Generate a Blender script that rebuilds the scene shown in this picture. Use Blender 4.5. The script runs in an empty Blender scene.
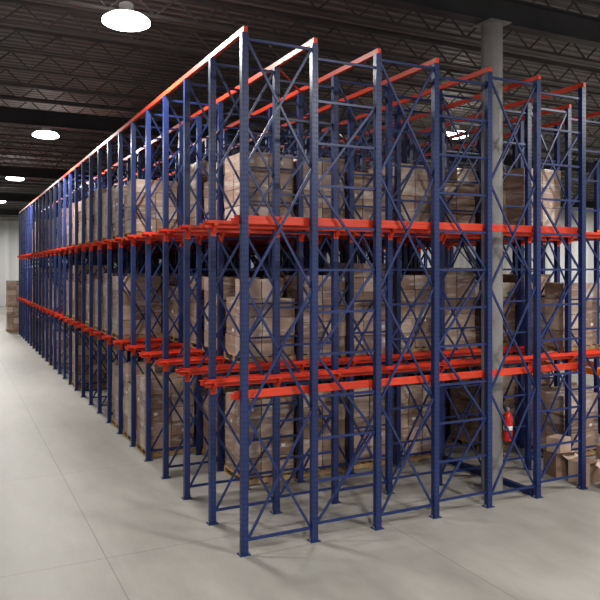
import bpy, math, random
import numpy as np
from mathutils import Vector
random.seed(7)
scene=bpy.context.scene
scene.view_settings.view_transform='Standard'
scene.view_settings.look='Medium High Contrast'

# ---------------------------------------------------------------- materials
def new_mat(name):
    m=bpy.data.materials.new(name); m.use_nodes=True
    nt=m.node_tree; b=nt.nodes['Principled BSDF']
    return m,nt,b
def N(nt,t,**k):
    n=nt.nodes.new(t)
    for a,v in k.items(): setattr(n,a,v)
    return n
def ramp(nt,stops,interp='LINEAR'):
    r=N(nt,'ShaderNodeValToRGB'); r.color_ramp.interpolation=interp
    e=r.color_ramp.elements
    e[0].position=stops[0][0]; e[0].color=(*stops[0][1],1)
    e[1].position=stops[-1][0]; e[1].color=(*stops[-1][1],1)
    for p,c in stops[1:-1]:
        x=e.new(p); x.color=(*c,1)
    return r
def paint(name,c1,c2,rough=.4,metal=0.0,scale=1.5,coat=0.0):
    m,nt,b=new_mat(name)
    tc=N(nt,'ShaderNodeNewGeometry'); no=N(nt,'ShaderNodeTexNoise'); no.inputs['Scale'].default_value=scale
    no.inputs['Detail'].default_value=5
    nt.links.new(tc.outputs['Position'],no.inputs['Vector'])
    r=ramp(nt,[(.3,c1),(.7,c2)])
    nt.links.new(no.outputs['Fac'],r.inputs['Fac']); nt.links.new(r.outputs['Color'],b.inputs['Base Color'])
    b.inputs['Roughness'].default_value=rough; b.inputs['Metallic'].default_value=metal
    b.inputs['Coat Weight'].default_value=coat
    return m
M_blue=paint('blue_powder_coat',(.016,.028,.100),(.024,.040,.14),.38)
M_slot=paint('slot_shadow_steel',(.004,.005,.012),(.006,.008,.02),.7)
M_red=paint('red_powder_coat',(.54,.050,.022),(.68,.070,.030),.42)
M_orange=paint('orange_powder_coat',(.85,.19,.01),(.95,.24,.015),.4)
M_steel=paint('galvanised_steel',(.30,.30,.30),(.42,.42,.42),.4,.6)
M_joist=paint('grey_primer_steel',(.10,.095,.095),(.16,.15,.148),.5)
M_girder=paint('dark_girder_steel',(.03,.029,.03),(.05,.048,.05),.5)
M_column=paint('column_paint',(.20,.19,.19),(.26,.25,.245),.5)
M_extred=paint('extinguisher_red',(.5,.01,.01),(.6,.02,.015),.25,coat=.5)
M_black=paint('black_rubber',(.01,.01,.01),(.02,.02,.02),.5)
M_white=paint('white_label',(.65,.65,.63),(.75,.75,.73),.5)
M_green=paint('green_label',(.05,.3,.15),(.06,.35,.2),.5)
M_wood=paint('pallet_wood',(.30,.19,.10),(.48,.33,.19),.8,scale=6)
M_fix=paint('fixture_housing',(.5,.5,.5),(.6,.6,.6),.4)

def cardboard(name='wrapped_cardboard',film_sheen=.5,coat=.7):
    m,nt,b=new_mat(name)
    g=N(nt,'ShaderNodeNewGeometry')
    r=ramp(nt,[(0,(.22,.14,.10)),(.25,(.31,.205,.155)),(.5,(.38,.26,.20)),(.75,(.45,.325,.255)),(1,(.53,.41,.34))])
    nt.links.new(g.outputs['Random Per Island'],r.inputs['Fac'])
    mp=N(nt,'ShaderNodeMapping'); mp.inputs['Scale'].default_value=(.9,.9,5)
    mp.inputs['Rotation'].default_value=(.25,.2,0)
    nt.links.new(g.outputs['Position'],mp.inputs['Vector'])
    no=N(nt,'ShaderNodeTexNoise'); no.inputs['Scale'].default_value=1.5; no.inputs['Detail'].default_value=5; no.inputs['Distortion'].default_value=1.8
    nt.links.new(mp.outputs['Vector'],no.inputs['Vector'])
    r2=ramp(nt,[(.52,(0,0,0)),(.68,(1,1,1))])
    nt.links.new(no.outputs['Fac'],r2.inputs['Fac'])
    mul=N(nt,'ShaderNodeMath',operation='MULTIPLY'); mul.inputs[1].default_value=film_sheen
    nt.links.new(r2.outputs['Color'],mul.inputs[0])
    mx=N(nt,'ShaderNodeMixRGB'); mx.inputs['Color2'].default_value=(.68,.64,.63,1)  # pale streaks put the sheen of the wrap film into the base colour
    nt.links.new(mul.outputs[0],mx.inputs['Fac']); nt.links.new(r.outputs['Color'],mx.inputs['Color1'])
    nt.links.new(mx.outputs['Color'],b.inputs['Base Color'])
    b.inputs['Roughness'].default_value=.5
    b.inputs['Coat Weight'].default_value=coat; b.inputs['Coat Roughness'].default_value=.15
    bp=N(nt,'ShaderNodeBump'); bp.inputs['Strength'].default_value=.7; bp.inputs['Distance'].default_value=.06
    nt.links.new(no.outputs['Fac'],bp.inputs['Height']); nt.links.new(bp.outputs['Normal'],b.inputs['Coat Normal'])
    return m
M_card=cardboard()
M_plain=cardboard('plain_cardboard',.05,.05)

def floor_mat():
    m,nt,b=new_mat('polished_concrete')
    g=N(nt,'ShaderNodeNewGeometry')
    n1=N(nt,'ShaderNodeTexNoise'); n1.inputs['Scale'].default_value=.5; n1.inputs['Detail'].default_value=9; n1.inputs['Roughness'].default_value=.68
    mp=N(nt,'ShaderNodeMapping'); mp.inputs['Scale'].default_value=(1.6,.45,1)
    nt.links.new(g.outputs['Position'],mp.inputs['Vector']); nt.links.new(mp.outputs['Vector'],n1.inputs['Vector'])
    r=ramp(nt,[(.28,(.245,.235,.212)),(.5,(.315,.302,.275)),(.72,(.385,.37,.34))])
    nt.links.new(n1.outputs['Fac'],r.inputs['Fac'])
    sx=N(nt,'ShaderNodeSeparateXYZ'); nt.links.new(g.outputs['Position'],sx.inputs[0])
    last=None
    for ax,sp,off in (('X',4.2,1.9),('Y',4.4,1.0)):
        a=N(nt,'ShaderNodeMath',operation='ADD'); a.inputs[1].default_value=100*sp-off
        nt.links.new(sx.outputs[ax],a.inputs[0])
        mo=N(nt,'ShaderNodeMath',operation='MODULO'); mo.inputs[1].default_value=sp
        nt.links.new(a.outputs[0],mo.inputs[0])
        lt=N(nt,'ShaderNodeMath',operation='LESS_THAN'); lt.inputs[1].default_value=.016
        nt.links.new(mo.outputs[0],lt.inputs[0])
        if last:
            mxx=N(nt,'ShaderNodeMath',operation='MAXIMUM'); nt.links.new(last.outputs[0],mxx.inputs[0]); nt.links.new(lt.outputs[0],mxx.inputs[1]); last=mxx
        else: last=lt
    mu=N(nt,'ShaderNodeMath',operation='MULTIPLY'); mu.inputs[1].default_value=.5; nt.links.new(last.outputs[0],mu.inputs[0])
    mx=N(nt,'ShaderNodeMixRGB'); mx.inputs['Color2'].default_value=(.12,.11,.10,1)
    nt.links.new(mu.outputs[0],mx.inputs['Fac']); nt.links.new(r.outputs['Color'],mx.inputs['Color1'])
    nt.links.new(mx.outputs['Color'],b.inputs['Base Color'])
    r3=ramp(nt,[(.3,(.40,)*3),(.7,(.50,)*3)]); nt.links.new(n1.outputs['Fac'],r3.inputs['Fac'])
    nt.links.new(r3.outputs['Color'],b.inputs['Roughness'])
    b.inputs['Specular IOR Level'].default_value=.35
    return m
def ribbed(name,c1,c2,axis,period,rough=.5):
    m,nt,b=new_mat(name)
    g=N(nt,'ShaderNodeNewGeometry'); sx=N(nt,'ShaderNodeSeparateXYZ'); nt.links.new(g.outputs['Position'],sx.inputs[0])
    mu=N(nt,'ShaderNodeMath',operation='MULTIPLY'); mu.inputs[1].default_value=2*math.pi/period; nt.links.new(sx.outputs[axis],mu.inputs[0])
    si=N(nt,'ShaderNodeMath',operation='SINE'); nt.links.new(mu.outputs[0],si.inputs[0])
    r=ramp(nt,[(0,c1),(.8,c2)]); nt.links.new(si.outputs[0],r.inputs['Fac'])
    nt.links.new(r.outputs['Color'],b.inputs['Base Color'])
    bp=N(nt,'ShaderNodeBump'); bp.inputs['Distance'].default_value=.04; bp.inputs['Strength'].default_value=.6
    nt.links.new(si.outputs[0],bp.inputs['Height']); nt.links.new(bp.outputs['Normal'],b.inputs['Normal'])
    b.inputs['Roughness'].default_value=rough
    return m
M_floor=floor_mat()
M_deck=ribbed('dark_metal_deck',(.11,.105,.106),(.26,.25,.25),'Y',.3)
M_wall=ribbed('white_wall_panel',(.62,.62,.62),(.70,.70,.69),'X',1.0)
M_wallr=ribbed('white_wall_panel_side',(.62,.62,.62),(.70,.70,.69),'Y',1.0)
def emis(name,c,s):
    m,nt,b=new_mat(name); b.inputs['Base Color'].default_value=(*c,1)
    b.inputs['Emission Color'].default_value=(*c,1); b.inputs['Emission Strength'].default_value=s
    return m
M_lamp=emis('lamp_refractor',(1,.98,.94),14)

# ---------------------------------------------------------------- mesh builder
SG=np.array([[-1,-1,-1],[1,-1,-1],[1,1,-1],[-1,1,-1],[-1,-1,1],[1,-1,1],[1,1,1],[-1,1,1]])*.5
BF=[[0,3,2,1],[4,5,6,7],[0,1,5,4],[1,2,6,5],[2,3,7,6],[3,0,4,7]]
class MB:
    def __init__(s): s.v=[]; s.f=[]; s.m=[]; s.n=0; s.mats=[]
    def mi(s,mat):
        if mat not in s.mats: s.mats.append(mat)
        return s.mats.index(mat)
    def raw(s,verts,faces,mat):
        i=s.mi(mat); s.v.extend(verts)
        for f in faces: s.f.append([a+s.n for a in f]); s.m.append(i)
        s.n+=len(verts)
    def box(s,x0,x1,y0,y1,z0,z1,mat):
        c=np.array([(x0+x1)/2,(y0+y1)/2,(z0+z1)/2]); d=np.array([x1-x0,y1-y0,z1-z0])
        s.raw((SG*d+c).tolist(),BF,mat)
    def rbox(s,c,d,ang,mat):
        q=SG*np.array(d); ca,sa=math.cos(ang),math.sin(ang)
        q=np.stack([q[:,0]*ca-q[:,1]*sa,q[:,0]*sa+q[:,1]*ca,q[:,2]],1)+np.array(c)
        s.raw(q.tolist(),BF,mat)
    def bar(s,p,q,w,t,mat,side=(0,1,0)):
        p=np.array(p,float);q=np.array(q,float); d=q-p; L=np.linalg.norm(d); d/=L
        b=np.array(side,float); a=np.cross(b,d); a/=np.linalg.norm(a); b=np.cross(d,a)
        c=(p+q)/2
        vs=[(c+a*g[0]*w+b*g[1]*t+d*g[2]*L).tolist() for g in SG]
        s.raw(vs,BF,mat)
    def prism(s,prof,z0,z1,mat):
        n=len(prof)
        vs=[(x,y,z0) for x,y in prof]+[(x,y,z1) for x,y in prof]
        fs=[[i,(i+1)%n,(i+1)%n+n,i+n] for i in range(n)]+[list(range(n,2*n)),list(range(n-1,-1,-1))]
        s.raw(vs,fs,mat)
    def lathe(s,cx,cy,prof,mat,seg=24):
        vs=[];fs=[]
        for r,z in prof:
            for k in range(seg):
                a=2*math.pi*k/seg; vs.append((cx+r*math.cos(a),cy+r*math.sin(a),z))
        for i in range(len(prof)-1):
            for k in range(seg):
                fs.append([i*seg+k,i*seg+(k+1)%seg,(i+1)*seg+(k+1)%seg,(i+1)*seg+k])
        fs.append(list(range(seg-1,-1,-1))); fs.append([(len(prof)-1)*seg+k for k in range(seg)])
        s.raw(vs,fs,mat)
    def obj(s,name,smooth=False,parent=None):
        me=bpy.data.meshes.new(name); me.from_pydata(s.v,[],s.f)
        for m in s.mats: me.materials.append(m)
        me.polygons.foreach_set('material_index',s.m)
        if smooth: me.polygons.foreach_set('use_smooth',[True]*len(s.f))
        me.update(); o=bpy.data.objects.new(name,me); scene.collection.objects.link(o)
        if parent: o.parent=parent
        if smooth:
            mod=o.modifiers.new('es','EDGE_SPLIT'); mod.split_angle=math.radians(40)
        return o

# ---------------------------------------------------------------- layout
X0,DX=3.65,1.10
Y0,DY=9.07,1.33
NF=28
LV=[2.23,4.70]; H=7.28
NP=9
def PX(i): return X0+DX*i
def FY(k): return Y0+DY*k

# room
XL,XR,YB,YN,ZC=-9.5,46.0,80.0,-14.0,9.4
b=MB(); b.box(XL,XR,YN,YB,-.2,0,M_floor); b.obj('floor')
b=MB(); b.box(XL,XR,YN,YB,ZC,ZC+.15,M_deck); b.obj('ceiling')
b=MB(); b.box(XL,XR,YB,YB+.2,0,ZC,M_wall); b.obj('wall_back')
b=MB(); b.box(XR,XR+.2,YN,YB,0,ZC,M_wallr); b.obj('wall_right')
b=MB(); b.box(XL-.2,XL,YN,YB,0,ZC,M_wallr); b.obj('wall_left')
b=MB()
y=-12.0
while y<YB-1:
    b.box(XL,XR,y-.05,y+.05,ZC-.07,ZC,M_joist)
    b.box(XL,XR,y-.04,y+.04,ZC-.50,ZC-.45,M_joist)
    if y<46:
        x=XL
        while x<min(XR-.6,6+y*.9+10):
            b.bar((x,y,ZC-.06),(x+.45,y,ZC-.47),.03,.03,M_joist)
            b.bar((x+.45,y,ZC-.47),(x+.9,y,ZC-.06),.03,.03,M_joist)
            x+=.9
    y+=1.7
b.obj('ceiling_joists')
b=MB()
for yy in (-3.57,9.73,23.03,36.33,49.63,62.93):
    b.box(XL,XR,yy-.13,yy+.13,ZC-.54,ZC-.51,M_girder)
    b.box(XL,XR,yy-.13,yy+.13,ZC-1.0,ZC-.97,M_girder)
    b.box(XL,XR,yy-.02,yy+.02,ZC-.97,ZC-.54,M_girder)
b.obj('ceiling_girders')

def column(cx,cy):
    b=MB(); zt=ZC-1.0
    b.lathe(cx,cy,[(.19,.03),(.19,zt-.02)],M_column,32)
    b.box(cx-.3,cx+.3,cy-.3,cy+.3,0,.03,M_steel)
    b.box(cx-.24,cx+.24,cy-.24,cy+.24,zt-.02,zt,M_steel)
    for sx in(-1,1):
        for sy in(-1,1):
            b.box(cx+sx*.25-.02,cx+sx*.25+.02,cy+sy*.25-.02,cy+sy*.25+.02,.03,.07,M_steel)
    b.obj('building_column',smooth=True)
for yy in (9.73,23.03,36.33): column(8.72,yy)
for yy in (9.73,23.03,36.33): column(21.0,yy)

# ---------------------------------------------------------------- drive-in rack
R=MB()
def post(cx,cy,z1,op=1,m=M_blue,slots=False):
    w,d,t,l=.048,.045,.004,.016
    o=op
    prof=[(-w,-d*o),(w,-d*o),(w,d*o),(w-l,d*o),(w-l,(d-t)*o),(w-t,(d-t)*o),(w-t,(-d+t)*o),(-w+t,(-d+t)*o),(-w+t,(d-t)*o),(-w+l,(d-t)*o),(-w+l,d*o),(-w,d*o)]
    if o<0: prof=prof[::-1]
    R.prism([(cx+a,cy+c) for a,c in prof],.012,z1,m)
    R.box(cx-.08,cx+.08,cy-.07,cy+.07,0,.012,m)
    for s in(-1,1): R.box(cx+s*.065-.01,cx+s*.065+.01,cy-.01,cy+.01,.012,.04,M_steel)
    if slots:
        z=.12
        while z<z1-.05:
            for s in(-1,1): R.box(cx+s*.022-.006,cx+s*.022+.006,cy-d-.0006,cy-d+.001,z-.014,z+.014,M_slot)
            R.box(cx-w-.0006,cx-w+.001,cy-.006,cy+.006,z-.012,z+.012,M_slot)
            z+=.075
for k in range(NF):
    np_=7 if k==0 else NP
    y=FY(k)
    for i in range(np_): post(PX(i),y,H,slots=k<2)
    for i in range(np_-1):
        xa,xb=PX(i)+.048,PX(i+1)-.048
        if i%2==1:
            z=.25; s=0
            while z<H-.1:
                R.bar((xa,y,z),(xb,y,z),.035,.03,M_blue)
                z+=.62
            z=.25
            while z+1.24<H:
                a,c=(xa,xb) if s%2==0 else (xb,xa)
                R.bar((a,y+.012,z),(c,y+.012,z+1.24),.035,.025,M_blue); z+=1.24; s+=1
        else:
            z=.2
            R.bar((xa,y,z),(xb,y,z),.04,.03,M_blue)
            while z+1.75<=H:
                R.bar((xa,y-.016,z),(xb,y-.016,z+1.72),.035,.022,M_blue)
                R.bar((xb,y+.016,z),(xa,y+.016,z+1.72),.035,.022,M_blue)
                z+=1.76
            R.bar((xa,y,H-.08),(xb,y,H-.08),.04,.03,M_blue)
    xe0,xe1=X0-.16,PX(np_-1)+.12
    for zl in LV:
        for s in ((1,) if k==0 else ((-1,) if k==NF-1 else (-1,1))):
            ya=y+s*.10; yb=y+s*.18
            R.box(xe0,xe1,min(ya,yb),max(ya,yb),zl-.010,zl,M_red)
            R.box(xe0+.05,xe1,ya-.005,ya+.005,zl,zl+.045,M_red)
            R.box(xe0,xe1,ya-.005,ya+.005,zl-.07,zl-.010,M_red)
            R.box(xe0,xe1,min(ya,ya+s*.03),max(ya,ya+s*.03),zl-.075,zl-.067,M_red)
            for i in range(np_):
                px=PX(i)
                R.box(px-.03,px+.03,min(y+s*.045,yb),max(y+s*.045,yb),zl-.04,zl-.011,M_red)
                R.bar((px,y+s*.046,zl-.17),(px,y+s*.16,zl-.04),.03,.05,M_red,side=(1,0,0))
                R.box(px-.045,px+.045,min(y+s*.045,y+s*.052),max(y+s*.045,y+s*.052),zl-.20,zl+.02,M_red)
for i in range(NP):
    y0=FY(0) if i<7 else FY(1)
    R.box(PX(i)-.03,PX(i)+.03,y0-.06,FY(NF-1)+.06,H,H+.08,M_red)
for k in range(1,NF-1,3):
    for i in (1,4):
        R.bar((PX(i),FY(k),H+.03),(PX(i+1),FY(k+1),H+.03),.03,.02,M_red,side=(0,0,1))
R.box(PX(5)-.05,PX(5)+.05,FY(0)+.07,FY(NF-1),.0,.10,M_blue)
R.box(PX(8)-.05,PX(8)+.05,FY(1)+.07,FY(NF-1),.0,.10,M_blue)
R.obj('drive_in_pallet_rack')

# ---------------------------------------------------------------- palletised loads
def load(B,cx,cy,z0,h,wx=1.02,wy=1.02,labels=True,part=0.0,card=None):
    card=card or M_card
    rnd=random
    px,py=wx+.03,wy+.06
    for s in(-1,0,1): B.box(cx-px/2,cx+px/2,cy+s*(py/2-.05)-.04,cy+s*(py/2-.05)+.04,z0+.018,z0+.11,M_wood)
    for j in range(6):
        xx=cx-px/2+.05+j*(px-.1)/5; B.box(xx-.05,xx+.05,cy-py/2,cy+py/2,z0+.11,z0+.13,M_wood)
    for j in range(3):
        xx=cx-px/2+.05+j*(px-.1)/2; B.box(xx-.05,xx+.05,cy-py/2,cy+py/2,z0,z0+.018,M_wood)
    nx,ny,lh=rnd.choice([(2,3,.30),(3,3,.29),(3,2,.36),(2,2,.40),(2,2,.33)])
    nl=max(1,int((h-.13)/lh)); z=z0+.131
    ox,oy=rnd.uniform(-.02,.02),rnd.uniform(-.015,.015)
    for l in range(nl):
        jx,jy=rnd.uniform(-.008,.008)+ox,rnd.uniform(-.008,.008)+oy
        for a in range(nx):
            for c in range(ny):
                top=l==nl-1
                if 0<a<nx-1 and 0<c<ny-1 and not top: continue
                if top and rnd.random()<part: continue
                x0=cx-wx/2+jx+a*wx/nx; y0=cy-wy/2+jy+c*wy/ny
                g=.005+rnd.random()*.005
                B.box(x0+g,x0+wx/nx-g,y0+g,y0+wy/ny-g,z+.002,z+lh-.007,card)
                if labels and rnd.random()<.15:
                    lw,lhh=.04,.03
                    lx=x0+rnd.uniform(.1,wx/nx-.1); lz=z+rnd.uniform(.08,lh-.08)
                    if c==0: B.box(lx-lw,lx+lw if rnd.random()<.5 else lx,y0+g-.003,y0+g,lz-lhh,lz+lhh,M_green if rnd.random()<.2 else M_white)
                    if a==0: B.box(x0+g-.003,x0+g,y0+.1,y0+.18,lz-lhh,lz+lhh,M_white)
        z+=lh
    return z
L=MB()
levels=[0.0]+LV
for k in range(1,NF-1):
    cy=FY(k)+DY/2
    for li,z0 in enumerate(levels):
        for j in range(NP-1):
            cx=X0+DX*(j+.5)
            r=random.random()
            if k==1:
                if not ((li==0 and j==7) or (li==1 and j==7) or (li==2 and j==6)): continue
            elif (k%10==0) and j==4: continue
            elif k==2 and li==0 and j==5: continue
            elif k==2 and li==1 and j==0: continue
            elif k in(3,4) and li==1 and j==0: continue
            elif k==2 and li==2 and j==0: continue
            elif j==0 and r<.35: continue
            elif k>=5 and r<.08: continue
            if k>8 and 2<j<6: continue
            load(L,cx,cy,z0+(.001 if li else .0),random.uniform(1.65,1.9) if li<2 else random.uniform(1.5,1.75),labels=k<7,part=.12)
L.obj('palletized_carton_loads')

E=MB()
zt=load(E,3.65,47.9,0,1.75,1.1,1.1,False); load(E,3.65,47.9,zt,1.75,1.1,1.1,False)
load(E,4.95,49.5,0,1.7,1.1,1.1,False)
E.obj('stacked_carton_pallets')

F=MB()
load(F,11.65,9.5,0,.62,1.1,1.0,True,part=.3,card=M_plain)
F.obj('low_carton_pallet')
F=MB()
def open_carton(B,cx,cy,z,w,d,h,ang):
    t=.006
    ca,sa=math.cos(ang),math.sin(ang)
    def P(x,y): return cx+x*ca-y*sa, cy+x*sa+y*ca
    for (ox,oy,sx,sy) in ((0,-d/2,w,t),(0,d/2,w,t),(-w/2,0,t,d),(w/2,0,t,d)):
        p=P(ox,oy); B.rbox((p[0],p[1],z+h/2),(sx,sy,h),ang,M_plain)
    B.rbox((cx,cy,z+t/2),(w,d,t),ang,M_plain)
    for s in(-1,1):
        p=P(0,s*(d/2)); q=P(0,s*(d/2+.12))
        B.bar((p[0],p[1],z+h),(q[0],q[1],z+h+.07),w,t,M_plain,side=(0,0,1))
for (cx,cy,w,d,h,a) in ((10.62,9.35,.45,.4,.4,.3),(10.5,9.85,.4,.4,.45,-.2),(10.72,8.75,.42,.36,.38,.6)):
    open_carton(F,cx,cy,0,w,d,h,a)
F.rbox((10.5,9.85,.60),(.36,.3,.28),.2,M_plain)
F.obj('open_cartons')

# ---------------------------------------------------------------- selective rack
R=MB(); SX=14.0; SD=1.05; SB=2.75
ys=[9.2+SB*i for i in range(14)]
for y in ys:
    for x in (SX,SX+SD): post(x,y,6.6)
    z=.3;s=0
    while z+.9<6.5:
        a,c=(SX+.05,SX+SD-.05) if s%2 else (SX+SD-.05,SX+.05)
        R.bar((SX+.05,y,z),(SX+SD-.05,y,z),.035,.03,M_blue)
        R.bar((a,y,z),(c,y,z+.9),.035,.025,M_blue); z+=.9;s+=1
for a in range(len(ys)-1):
    for x in (SX,SX+SD):
        for zl in (1.55,4.87):
            R.box(x-.025,x+.025,ys[a]+.046,ys[a+1]-.046,zl-.15,zl,M_orange)
            for yy,sg in ((ys[a]+.046,1),(ys[a+1]-.046,-1)):
                R.box(x-.045,x+.045,min(yy,yy+sg*.012),max(yy,yy+sg*.012),zl-.20,zl+.05,M_orange)
R.obj('selective_pallet_rack')
L=MB()
for a in range(len(ys)-1):
    for s in (.7,2.05):
        if a>0 or s>1: load(L,SX+.52,ys[a]+s,0,random.uniform(.9,1.25),1.0,1.1,a<3,card=M_plain)
        if a>1: load(L,SX+.52,ys[a]+s,1.551,random.uniform(1.2,1.8),1.0,1.1,a<3)
L.obj('rack_stored_cartons')

# ---------------------------------------------------------------- fire extinguisher on column
ex=bpy.data.objects.new('fire_extinguisher',None); scene.collection.objects.link(ex)
ax,ay=8.72+.24*math.cos(-1.0)+.02,9.73+.24*math.sin(-1.0)-.04
b=MB(); b.lathe(ax,ay,[(.06,.92),(.08,.935),(.083,.96),(.083,1.34),(.075,1.385),(.045,1.42),(.028,1.435),(.028,1.46)],M_extred,24)
b.lathe(ax,ay,[(.0836,1.12),(.0838,1.125),(.0838,1.19),(.0836,1.195)],M_white,24)
b.obj('cylinder_body',True,ex)
b=MB(); b.lathe(ax,ay,[(.025,1.46),(.03,1.47),(.03,1.51),(.02,1.52)],M_steel,16)
b.bar((ax,ay,1.50),(ax+.12,ay-.05,1.53),.02,.03,M_black,side=(0,0,1))
b.bar((ax,ay,1.53),(ax+.12,ay-.05,1.59),.012,.03,M_black,side=(0,0,1))
b.obj('valve_and_handle',False,ex)
cu=bpy.data.curves.new('hose','CURVE'); cu.dimensions='3D'; cu.bevel_depth=.012
sp=cu.splines.new('BEZIER'); pts=[(ax-.03,ay-.02,1.48),(ax-.13,ay-.06,1.36),(ax-.11,ay-.06,1.1)]
sp.bezier_points.add(2)
for p,c in zip(sp.bezier_points,pts): p.co=c; p.handle_left_type=p.handle_right_type='AUTO'
ho=bpy.data.objects.new('hose',cu); scene.collection.objects.link(ho); ho.parent=ex; cu.materials.append(M_black)
b=MB(); b.box(ax-.04,ax+.04,ay+.07,ay+.1,1.1,1.3,M_steel); b.obj('wall_bracket',False,ex)

# ---------------------------------------------------------------- lights (shallow high-bays)
def highbay(x,y,p):
    z=8.36
    b=MB()
    b.lathe(x,y,[(.36,z),(.42,z+.03),(.42,z+.08),(.33,z+.15)],M_lamp,28)
    b.lathe(x,y,[(.32,z+.151),(.16,z+.22),(.13,z+.24),(.13,z+.37),(.08,z+.40)],M_fix,20)
    b.lathe(x,y,[(.012,z+.40),(.012,ZC-.002)],M_steel,8)
    o=b.obj('high_bay_light',smooth=True)
    li=bpy.data.lights.new('lamp','AREA'); li.shape='DISK'; li.size=.8; li.energy=p; li.color=(1,.98,.945)
    lo=bpy.data.objects.new('lamp_source',li); scene.collection.objects.link(lo); lo.location=(x,y,z-.03); lo.parent=o
P=500
for y in (-.4,24.6,37.2,50.4,63.0,74): highbay(2.8,y,P)  # first of the row is an unseen lamp, added as fill near the camera
highbay(2.8,12.6,330)
for y in (-6.5,6.2,18.5,31.0,43.5,62): highbay(15.0,y,P)
for y in (3,22,42,66): highbay(30,y,P*1.4); highbay(40,y,P*1.2)
for y in (0,20,45): highbay(-5,y,P*.7)  # unseen lamps, added to light the open area left of the rack
highbay(8.0,2.5,P*1.1)  # unseen lamp, added to light the area in front of the rack

w=bpy.data.worlds.new('World'); scene.world=w; w.use_nodes=True
w.node_tree.nodes['Background'].inputs[0].default_value=(.98,.98,1,1)
w.node_tree.nodes['Background'].inputs[1].default_value=.75

# ---------------------------------------------------------------- camera
cd=bpy.data.cameras.new('Camera'); cam=bpy.data.objects.new('Camera',cd); scene.collection.objects.link(cam)
cam.location=(0,0,4.0); cam.rotation_euler=(math.radians(90),0,math.radians(-26.5))
cd.sensor_width=36; cd.lens=41.9; cd.shift_y=-32/600; cd.clip_end=300
scene.camera=cam
